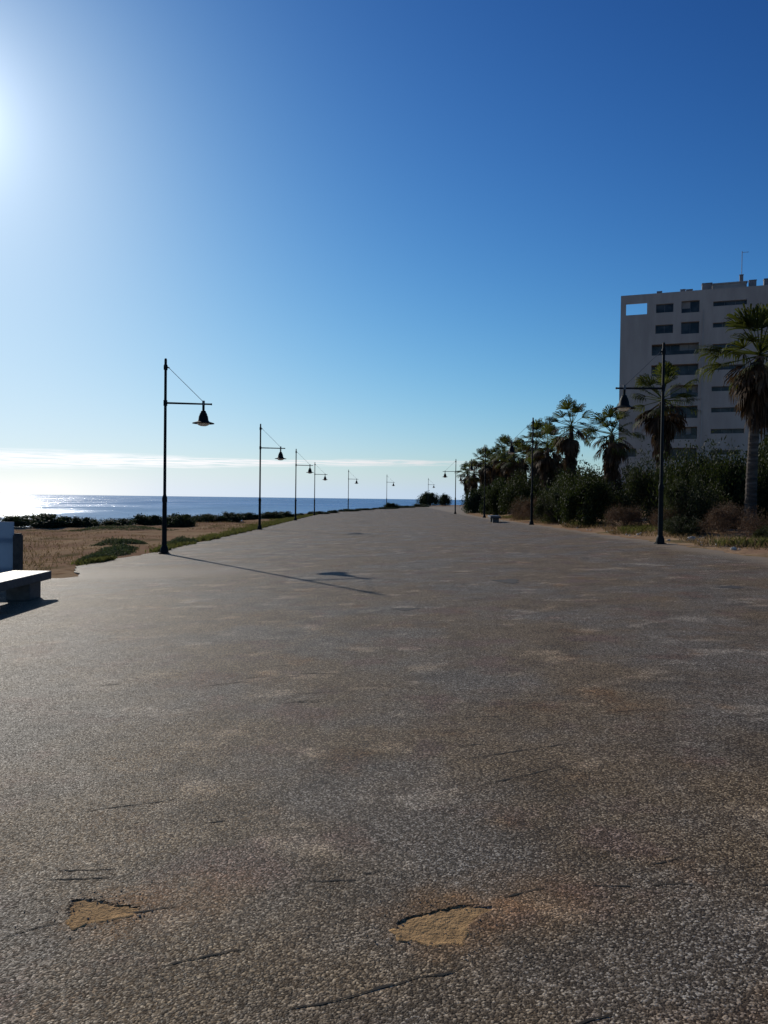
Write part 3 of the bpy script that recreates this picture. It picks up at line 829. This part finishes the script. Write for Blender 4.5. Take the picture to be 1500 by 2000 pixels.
def palm_meshes(seed, H_, nlive=34, ndead=46, skirt_len=2.2, R_=1.0, tr=.21):
    rs = np.random.default_rng(seed)
    lean = rs.uniform(-.25, .25, 2)
    top = np.array([lean[0], lean[1], H_])
    # trunk with ring scars
    q = MB(); pts = []; rad = []
    n = int(H_ / .07)
    for i in range(n + 1):
        u = i / n; z = H_ * u
        pts.append((lean[0] * u * u, lean[1] * u * u, z - .1 * (i == 0)))
        rad.append((tr * (1.0 - .28 * u) + .16 * math.exp(-z / .3)) * (1 + .045 * math.sin(i * 2.4) + rs.uniform(-.035, .035)))
    q.tube(pts, rad, 14)
    tm = mesh_np('trunk', q.V, q.F, m_ptrunk, smooth=False, link_it=False)
    # living crown
    V = []; F = []
    def put(v, f):
        b0 = len(V); V.extend(v); F.extend([tuple(i + b0 for i in g) for g in f])
    for k in range(nlive):
        u = (k + .5) / nlive
        elv = RAD(86 - 108 * u ** .8 + rs.normal() * 11); az_ = k * 2.39996 + rs.normal() * .25
        put(*fan_leaf(top + np.array([0, 0, .25 * (1 - u)]), az_, elv, R_ * rs.uniform(.75, 1.1), R_ * rs.uniform(.62, .95), rs.uniform(.3, .8), rs, width=2.3))
    cm = mesh_np('crown', np.array(V), np.array(F), m_frond, link_it=False)
    # dead fronds: first collapsing, then packed into a skirt
    V = []; F = []
    def put(v, f):
        b0 = len(V); V.extend(v); F.extend([tuple(i + b0 for i in g) for g in f])
    for k in range(ndead):
        u = k / ndead; z = .12 - u * (skirt_len + .27)
        elv = RAD(-22 - 50 * min(1, u * 3.2) + rs.normal() * 7); az_ = rs.uniform(0, 6.283)
        put(*fan_leaf(top + np.array([0, 0, z]), az_, elv, R_ * (rs.uniform(.5, .85) if u < .22 else rs.uniform(.12, .40)), R_ * rs.uniform(.55, .85), rs.uniform(.5, 1.2), rs, nseg=10, width=1.9 - .7 * u, wseg=1.3))
    dm = mesh_np('dead_frond_skirt', np.array(V), np.array(F), m_dead, link_it=False)
    r = [('trunk', tm.data), ('crown', cm.data), ('dead_frond_skirt', dm.data)]
    for o in (tm, cm, dm): bpy.data.objects.remove(o)
    return r


def palm(meshes, x, y, s_, rz, label, group='fan palms in the planting at right'):
    r = empty('fan_palm', (x, y, float(zt(x, y)) - .05), rz)
    for nm, me in meshes:
        o = bpy.data.objects.new(nm, me); COL.objects.link(o); o.parent = r; o.scale = (s_, s_, s_)
    return tag(r, label, 'palm tree', group)


PA = palm_meshes(101, 6.35, 34, 60, 1.3, 1.2, .21)
PB = palm_meshes(202, 6.1, 27, 90, 1.8, 1.08, .22)
PC = palm_meshes(303, 5.15, 26, 85, 1.8, 1.10, .21)
PD = palm_meshes(404, 6.7, 27, 95, 2.5, 1.22, .20)
for (m_, px, D, s_, rz, lab) in [
        (PA, 1466, 27.6, 1.0, .3, 'nearest and tallest looking fan palm with pale lit trunk at the right frame edge'),
        (PB, 1287, 38.0, 1.0, 2.0, 'fan palm with long brown dead skirt directly behind the nearest right lamp'),
        (PC, 1193, 45.6, 1.0, 4.1, 'fan palm just left of the tower corner'),
        (PD, 1114, 54.5, .99, 1.0, 'tall fan palm with wide open crown against the sky, left of the tower corner palm'),
        (PC, 1070, 62.0, 1.10, 5.1, 'fan palm tucked behind and left of the tall open crowned palm'),
        (PD, 1044, 68.5, .98, 3.0, 'fan palm with spiky upright top in the middle of the palm row'),
        (PC, 1003, 76.0, 1.10, .7, 'fan palm left of the spiky topped palm, lower and full'),
        (PD, 986, 84.0, .97, 5.5, 'fan palm in the far part of the row with two spikes at its top'),
        (PB, 964, 92.0, 1.02, 2.6, 'slender far fan palm third from the left end of the row'),
        (PD, 943, 101.0, .98, 4.4, 'far fan palm second from the left end of the row'),
        (PC, 924, 110.0, 1.05, 1.7, 'farthest fan palm at the left end of the row, leaves over the farthest lamp'),
        (PC, 912, 118.0, 1.10, 3.9, 'low fan palm at the very left tip of the palm row'),
        (PD, 955, 108.0, .95, .2, 'fan palm in the second row behind the slender far palm'),
        (PC, 975, 96.0, 1.15, 2.9, 'full fan palm behind the two spiked far palm'),
        (PB, 1020, 88.0, 1.02, 1.1, 'fan palm in the second row between the full low palm and the spiky topped palm'),
        (PD, 1090, 74.0, .86, 4.8, 'short fan palm glimpsed behind the tall open crowned palm'),
        (PA, 1580, 29.0, 1.0, 3.4, 'fan palm just outside the right frame edge, next in the row')]:
    palm(m_, atd(px, D), D, s_, rz, lab)

# ------------------------------------------------------------------ grass, sprawling plants, stones
m_grass = leafmat('green_grass', [(0.2, (0.075, 0.052, 0.022)), (0.5, (0.10, 0.098, 0.030)), (0.8, (0.17, 0.15, 0.055))], .35, .7, (.2, .22, .05))
m_hay = leafmat('dry_grass', [(0.2, (0.09, 0.055, 0.025)), (0.5, (0.16, 0.105, 0.05)), (0.8, (0.26, 0.18, 0.09))], .3, .8, (.3, .22, .1))


def blades(P, hgt, wd, rs, lean=.5):
    n = len(P); a = rs.uniform(0, 6.283, n); s_ = np.stack([np.cos(a), np.sin(a), np.zeros(n)], 1) * (wd * rs.uniform(.6, 1.3, n))[:, None]
    h = hgt * rs.uniform(.5, 1.3, n); l = rs.normal(size=(n, 2)) * lean
    tip = P + np.stack([l[:, 0] * h, l[:, 1] * h, h], 1); mid = P + np.stack([l[:, 0] * h * .3, l[:, 1] * h * .3, h * .6], 1)
    V = np.stack([P - s_, P + s_, mid + s_ * .7, tip, mid - s_ * .7], 1).reshape(-1, 3)
    i = np.arange(n)[:, None] * 5
    return V, np.concatenate([i + np.array([[0, 1, 2, 3]]), ], 0), i


def grass(name, P, hgt, wd, m_, label, lean=.5):
    rs = np.random.default_rng(len(P)); n = len(P)
    a = rs.uniform(0, 6.283, n); s_ = np.stack([np.cos(a), np.sin(a), np.zeros(n)], 1) * (wd * rs.uniform(.6, 1.3, n))[:, None]
    h = hgt * rs.uniform(.4, 1.3, n); l = rs.normal(size=(n, 2)) * lean
    tip = P + np.stack([l[:, 0] * h, l[:, 1] * h, h], 1); mid = P + np.stack([l[:, 0] * h * .3, l[:, 1] * h * .3, h * .6], 1)
    V = np.stack([P - s_, P + s_, mid + s_ * .6, tip, mid - s_ * .6], 1).reshape(-1, 3)
    F = np.arange(n * 5).reshape(n, 5)
    o = mesh_np(name, V, F, m_)
    return tag(o, label, 'grass', None, 'stuff')


rs = np.random.default_rng(5)
# green verge beside the left paving edge
n = 30000
y = 19.3 + (rs.uniform(0, 1, n) ** 1.15) * 70; off = np.abs(rs.normal(size=n)) * (.30 + .30 * np.sin(y * .9) ** 2) * np.interp(y, [19, 24, 34, 60, 90], [.5, .6, 1.1, 1.7, 1.3])
x = xl(y) - off + .10
keep = (np.sin(x * 2.1 + y * .9) + np.sin(y * 1.7 - x * 1.3) + rs.normal(size=n) * .6) > np.interp(y, [19, 24, 30, 36], [1.6, .9, .3, -.7])
P = np.stack([x, y, zt(x, y)], 1)[keep]
grass('verge_grass', P, .13, .018, m_grass, 'short yellow green grass along the left paving edge')
# sparse dry grass over the dirt
n = 26000
x = rs.uniform(-32, -8, n); y = rs.uniform(16, 60, n)
keep = (coast_d(x, y) < -1) & ((np.sin(x * .8 + 1) * np.sin(y * .5) + np.sin(x * .33 + y * .21) + rs.normal(size=n) * .5) > .55) & (x < xl(y) - .3)
P = np.stack([x, y, zt(x, y)], 1)[keep]
grass('dry_grass', P, .10, .014, m_hay, 'sparse dry straw grass over the brown dirt between paving and sea')
# grass and litter along the right verge
n = 26000
y = 13 + rs.uniform(0, 1, n) ** 1.2 * 50; off = np.abs(rs.normal(size=n)) * .9 + .75 + .35 * np.sin(y * .8)
x = xr(y) + off
P = np.stack([x, y, zt(x, y)], 1)
grass('verge_weeds', P[::5], .15, .012, m_hay, 'dry straw weeds along the sandy right verge')
keep = np.sin(y * 1.3) + np.sin(y * .6 + 2) > .2
P2 = P[1::3][keep[1::3]]; P2[:, 0] += .45; P2[:, 2] = zt(P2[:, 0], P2[:, 1])
grass('verge_green', P2, .22, .018, m_grass, 'green weeds at the foot of the right hand shrubs')

m_mat_leaf = leafmat('mat_plant_leaf', [(0.2, (0.035, 0.045, 0.026)), (0.5, (0.07, 0.085, 0.048)), (0.8, (0.13, 0.145, 0.085))], .2)


def mat_plant(name, blobs, hgt, n, label, seed, m_=m_mat_leaf):
    rs = np.random.default_rng(seed); Pts = []
    cx = sum(b_[0] for b_ in blobs) / len(blobs); cy = sum(b_[1] for b_ in blobs) / len(blobs); cz = float(zt(cx, cy))
    for (bx, by, rx, ry) in blobs:
        k = n // len(blobs); a = rs.uniform(0, 6.283, k); r = rs.uniform(0, 1, k) ** .5 * (1 + .15 * np.sin(a * 5 + seed))
        xx = bx + rx * r * np.cos(a); yy_ = by + ry * r * np.sin(a)
        zz = zt(xx, yy_) + hgt * (1 - r ** 2) * rs.uniform(.2, 1, k) * (1 + .4 * np.sin(xx * 5) * np.sin(yy_ * 4))
        Pts.append(np.stack([xx, yy_, zz], 1))
    C_ = np.concatenate(Pts) - np.array([cx, cy, cz])
    V, F = leaf_quads(C_, .075, .03, .5, rs)
    o = mesh_np(name, V, F, m_, loc=(cx, cy, cz))
    return tag(o, label, 'plant', 'low plants on the dirt')


mat_plant('sprawling_plant', [(-8.1, 21.4, .45, .8), (-8.5, 23.6, .6, 1.3), (-9.0, 25.8, .6, .8)], .17, 6500, 'sprawling green plant beside the paving corner left of the nearest lamp', 3)
mat_plant('sprawling_plant', [(-10.6, 30.3, 1.0, .8), (-9.9, 29.6, .6, .6)], .20, 4500, 'smaller darker green plant behind the sprawling one on the dirt', 4)
mat_plant('sprawling_plant', [(-7.9, 29.5, .5, 1.9)], .22, 3500, 'brownish green plant at the verge just past the nearest lamp', 6)
mat_plant('sprawling_plant', [(-16.5, 47, 3.4, 1.4)], .18, 5000, 'thin strip of green plants on the dirt in front of the cliff bushes', 8)

m_rock = simple('pale_rock', (0.50, 0.45, 0.38), 0.9, 0.2, 8, 0.01)


def rock_mesh(seed):
    import bmesh
    bm = bmesh.new(); bmesh.ops.create_icosphere(bm, subdivisions=2, radius=1); r_ = random.Random(seed)
    ax = [Vector((r_.uniform(-1, 1), r_.uniform(-1, 1), r_.uniform(-1, 1))).normalized() for _ in range(7)]
    for v in bm.verts:
        s_ = 1.0
        for a in ax: s_ = min(s_, .72 / max(.01, v.co.normalized().dot(a)) if v.co.normalized().dot(a) > .6 else s_)
        v.co *= s_; v.co.z *= .7
    me = bpy.data.meshes.new('rock'); bm.to_mesh(me); bm.free(); me.materials.append(m_rock); return me


RM = [rock_mesh(k) for k in range(4)]
rr = random.Random(9)
spots = [(1345, 1056, .13, 'largest pale stone on the right verge, between lamp base and frame edge'), (1243, 1046, .09, 'pale stone on the sandy verge left of the nearest right lamp'),
         (1220, 1042, .08, 'pale stone on the verge farthest left of the right lamp'), (1395, 1066, .07, 'pale stone at the foot of the dry brush'),
         (1425, 1074, .09, 'pale stone lying nearest the frame edge on the right verge'), (1300, 1056, .06, 'small pale stone just right of the lamp base')]
for i, (px, py, r_, lab) in enumerate(spots):
    p = onground(px, py); x = p.x + .1; y = p.y
    o = bpy.data.objects.new('stone', RM[i % 4]); COL.objects.link(o); o.location = (x, y, float(zt(x, y)) + r_ * .3); o.scale = (r_ * 1.2, r_, r_); o.rotation_euler = (0, 0, rr.uniform(0, 6))
    tag(o, lab, 'stone', 'pale stones on the right verge')
for i in range(40):
    y = 14 + rr.random() * 22; x = float(xr(y)) + .35 + rr.random() * 1.5; r_ = rr.uniform(.02, .06)
    o = bpy.data.objects.new('stone', RM[i % 4]); COL.objects.link(o); o.location = (x, y, float(zt(x, y)) + r_ * .3); o.scale = (r_ * 1.3, r_, r_); o.rotation_euler = (0, 0, rr.uniform(0, 6))
    tag(o, 'pebble sized pale stone among the dry weeds of the right verge', 'stone', 'pebbles in the right verge weeds')

# ------------------------------------------------------------------ apartment tower
m_wall, t, b = mat('tower_render', 0.9, 0.2)
o_ = t.n('ShaderNodeTexCoord').outputs['Object']
f = t.noise(t.vm('MULTIPLY', o_, (.5, .5, .12)), 1.0, 5, .65)
link(t, t.mix(t.mr(f, .3, .7), (0.33, 0.29, 0.255), (0.41, 0.365, 0.32)), b.inputs['Base Color'])
m_wall2 = simple('tower_render_grey', (0.34, 0.325, 0.30), 0.9, 0.1, .4)
m_glass, t, b = mat('window_glass', 0.2, 0.25)
o_ = t.n('ShaderNodeTexCoord').outputs['Object']
link(t, t.mix(t.mr(t.noise(o_, .5, 2), .4, .6), (0.015, 0.018, 0.022), (0.05, 0.055, 0.06)), b.inputs['Base Color'])
m_frame = simple('window_frame', (0.10, 0.10, 0.11), 0.5, 0.1, 2)
m_roofbox = simple('roof_plant', (0.16, 0.16, 0.17), 0.7, 0.2, 1)

C0 = Vector((34.45, 112.0, 0.0)); fd = Vector((16.2, -5.8, 0)).normalized(); ang = math.atan2(fd.y, fd.x)
bt = empty('apartment_tower', (34.45, 112.0, -.3), ang)
tag(bt, 'tall beige apartment tower with dark windows behind the palms at right', 'building')


def uv(px, py):
    """picture point -> facade u (along), v (height above tower origin)"""
    v = RT @ Vector(((px - 750) / 1480, (1000 - py) / 1480, -1))
    nrm = Vector((fd.y, -fd.x, 0)); s_ = (C0 - Vector((0, 0, 0))).dot(nrm) / v.dot(nrm)
    p = CAMP + v * s_
    return (Vector((p.x, p.y, 0)) - C0).dot(fd), p.z + .3


def opening(cx0, cy0, cx1, cy1):
    k = 1391 / 320
    a = uv(1180 + cx0 / k, 460 + cy0 / k); c_ = uv(1180 + cx1 / k, 460 + cy1 / k)
    u0, u1 = sorted((a[0], c_[0])); v0, v1 = sorted((a[1], c_[1])); return [u0, u1, v0, v1]


TOPV = uv(1213, 578)[1]
FL = 3.0
UW = 31.0
# openings read off the facade, tidied onto a regular storey grid
vt = TOPV - 1.05
win = []   # (u0,u1,v0,v1,kind)
uA0, uA1, uB0, uB1 = opening(450, 0, 600, 1)[0], opening(450, 0, 600, 1)[1], opening(668, 0, 822, 1)[0], opening(668, 0, 822, 1)[1]
uS0, uS1 = opening(938, 0, 1185, 1)[:2]
for k in range(10):
    top = vt - k * FL - .35; b_ = top - 1.35
    if b_ < .4: break
    if k < 2:
        win.append([uA0, uA1, top - 1.45, top - .2, 'a']); win.append([uB0, uB1, b_ - .35, top, 'b'])
    elif k in (2, 3): win.append([uA0 - .45, uB1, b_ - .25, top, 'c'])
    elif k < 8: win.append([uA0 + 2.2, uB1, b_ - .4, top, 'c'])
    else: win.append([uB0, uB1, b_ - .3, top, 'b'])
    win.append([uS0, uS1 + (.6 if k % 3 == 0 else 0), top - 1.05, top - .38, 's'])
    win.append([uS1 + 4.0, uS1 + 7.6, b_ - .4, top, 'c'])
    win.append([uS1 + 9.5, uS1 + 12.5, top - 1.05, top - .38, 's'])
    if k in (7,): win.append([1.1, 2.5, b_ + .1, top, 'a'])
UO = 4.9   # the open roof frame at the corner
VO = TOPV - 3.3


def facade(name, u0, u1, v0, v1, holes, parent, m_, dep=.35, y=0.0, thick=None):
    us = sorted({u0, u1, *[h[0] for h in holes], *[h[1] for h in holes]}); vs = sorted({v0, v1, *[h[2] for h in holes], *[h[3] for h in holes]})
    us = [u for u in us if u0 <= u <= u1]; vs = [v for v in vs if v0 <= v <= v1]
    V = []; F = []
    def quad(*p): b0 = len(V); V.extend(p); F.append((b0, b0 + 1, b0 + 2, b0 + 3))
    for a, c_ in zip(us[:-1], us[1:]):
        for d_, e in zip(vs[:-1], vs[1:]):
            mu, mv = (a + c_) / 2, (d_ + e) / 2
            if any(h[0] < mu < h[1] and h[2] < mv < h[3] for h in holes): continue
            quad((a, y, d_), (c_, y, d_), (c_, y, e), (a, y, e))
            if thick: quad((a, y + thick, d_), (a, y + thick, e), (c_, y + thick, e), (c_, y + thick, d_))
    for h in holes:
        a, c_, d_, e = h[:4]; q_ = y + dep
        quad((a, y, d_), (a, y, e), (a, q_, e), (a, q_, d_)); quad((c_, y, d_), (c_, q_, d_), (c_, q_, e), (c_, y, e))
        quad((a, y, d_), (a, q_, d_), (c_, q_, d_), (c_, y, d_)); quad((a, y, e), (c_, y, e), (c_, q_, e), (a, q_, e))
    return V, F


V, F = facade('wall', 0, UW, 0, VO, [h for h in win if h[3] < VO], bt, m_wall, dep=1.0)
V2, F2 = facade('wall', UO, UW, VO, TOPV, [h for h in win if h[3] >= VO], bt, m_wall, dep=1.0)
b0 = len(V); V += V2; F += [tuple(i + b0 for i in f) for f in F2]
# sides, back, roof of the block
DEP = 15.0
def add(*p):
    b0 = len(V); V.extend(p); F.append(tuple(range(b0, b0 + len(p))))
add((0, 0, 0), (0, 0, VO), (0, DEP, VO), (0, DEP, 0)); add((UW, 0, 0), (UW, DEP, 0), (UW, DEP, TOPV), (UW, 0, TOPV))
add((0, DEP, 0), (0, DEP, VO), (UO, DEP, VO), (UO, DEP, 0)); add((UO, DEP, 0), (UO, DEP, TOPV), (UW, DEP, TOPV), (UW, DEP, 0))
add((0, 0, VO), (UO, 0, VO), (UO, DEP, VO), (0, DEP, VO)); add((UO, 0, VO), (UO, 0, TOPV), (UO, DEP, TOPV), (UO, DEP, VO))
add((UO, 0, TOPV - .5), (UW, 0, TOPV - .5), (UW, DEP, TOPV - .5), (UO, DEP, TOPV - .5))
mesh_np('wall', V, F, m_wall, parent=bt)
# open frame over the corner roof terrace
fr = MB()
o0 = uv(1224, 616); o1 = uv(1264, 591)
fr.box(0, .75, 0, .35, VO + .002, TOPV); fr.box(.75, UO, 0, .35, o1[1], TOPV)
fr.box(o1[0], UO - .002, 0, .35, VO + .002, o1[1] - .002); fr.box(.75, o1[0] - .002, 0, .35, VO + .002, o0[1])
fr.box(0, .35, 5.0, 5.4, VO + .002, TOPV); fr.box(0, .35, .352, 4.998, TOPV - 1.0, TOPV); fr.box(0, .30, .352, 4.998, VO + .002, VO + .7)
fr.build('roof_terrace_frame', m_wall, bt)
# windows: recessed glass with frames
wr = random.Random(4)
m_blind = simple('roller_blind', (0.22, 0.21, 0.20), 0.8, 0.1, 2)
for h in win:
    a, c_, d_, e, kd = h
    y0 = {'a': .35, 'b': .5, 'c': .98, 's': .4}[kd]
    q = MB(); q.box(a + .002, c_ - .002, y0, y0 + .05, d_ + .002, e - .002); wdw = q.build('window', m_glass, bt)
    q = MB(); n = {'a': 2, 'b': 2, 'c': 5, 's': 3}[kd]
    for k in range(n + 1):
        uu = a + .03 + (c_ - a - .1) * k / n; q.box(uu, uu + .05, y0 - .05, y0 - .003, d_ + .003, e - .003)
    q.box(a + .03, c_ - .03, y0 - .053, y0 - .004, d_ + .01, d_ + .07); q.box(a + .03, c_ - .03, y0 - .053, y0 - .004, e - .07, e - .01)
    q.build('frame', m_frame, wdw)
    if kd in 'bc' and wr.random() < .75:
        q = MB()
        for k in range(n):
            if wr.random() < .45:
                uu = a + .09 + (c_ - a - .1) * k / n; hh_ = (e - d_) * wr.choice([.35, .6, .95]); q.box(uu, uu + (c_ - a - .1) / n - .07, y0 - .02, y0 - .004, e - .012 - hh_ * .96, e - .075)
        if q.V: q.build('blind', m_blind, wdw)
    if kd == 'c':
        q = MB(); q.box(a + .02, c_ - .02, .06, .09, d_ + .02, d_ + .55); q.build('balcony_rail', m_glass, bt)
# shallow projecting bay right of the balconies
q = MB(); uj = (uB1 + uS0) / 2 - .45
q.box(uj, uj + .18, -.12, -.002, 0, VO + .5); q.build('wall_fin', m_wall2, bt)
# roof plant
for (x0, x1, y0, y1, yd, nm) in [(1283, 1293, 570, 574, 3, 'chimney'), (1330, 1340, 566, 570, 3, 'chimney'), (1342, 1355, 566, 571, 4, 'chimney'), (1372, 1392, 553, 566, 1.2, 'air_handler'),
                                 (1465, 1480, 547, 562, 1.4, 'air_handler'), (1495, 1512, 544, 560, 1.6, 'air_handler'), (1453, 1461, 536, 552, 6.2, 'chimney')]:
    a = uv(x0, y1); c_ = uv(x1, y0); u0, u1, v1 = a[0], c_[0], c_[1] + yd * .27
    q = MB(); q.box(u0, u1, yd, yd + (u1 - u0) * .8, TOPV - .498, v1, .02); q.box(u0 - .04, u1 + .04, yd - .04, yd + (u1 - u0) * .8 + .04, v1 + .002, v1 + .1, .01); q.build(nm, m_roofbox, bt)
a = uv(1393, 565); c_ = uv(1462, 550)
q = MB(); q.box(a[0], c_[0], 2.2, 8.0, TOPV - .498, c_[1] + .5); q.box(a[0] - .1, c_[0] + .1, 2.1, 8.1, c_[1] + .502, c_[1] + .7); q.build('roof_house', m_wall, bt)
a = uv(1458, 537); c_ = uv(1460, 487)
q = MB(); q.tube([(a[0], 6.6, a[1] + 1.0), (a[0], 6.6, c_[1] + 1.8)], .045, 6)
q.tube([(a[0], 6.6, c_[1] + 1.6), (a[0] + .9, 6.6, c_[1] + 1.6)], .025, 5)
for k in range(3): q.tube([(a[0] + .25 + .25 * k, 6.3, c_[1] + 1.6), (a[0] + .25 + .25 * k, 6.9, c_[1] + 1.6)], .015, 5)
q.build('antenna', m_roofbox, bt)

print('objects', len(COL.objects), 'top', sum(1 for o in COL.objects if o.parent is None))
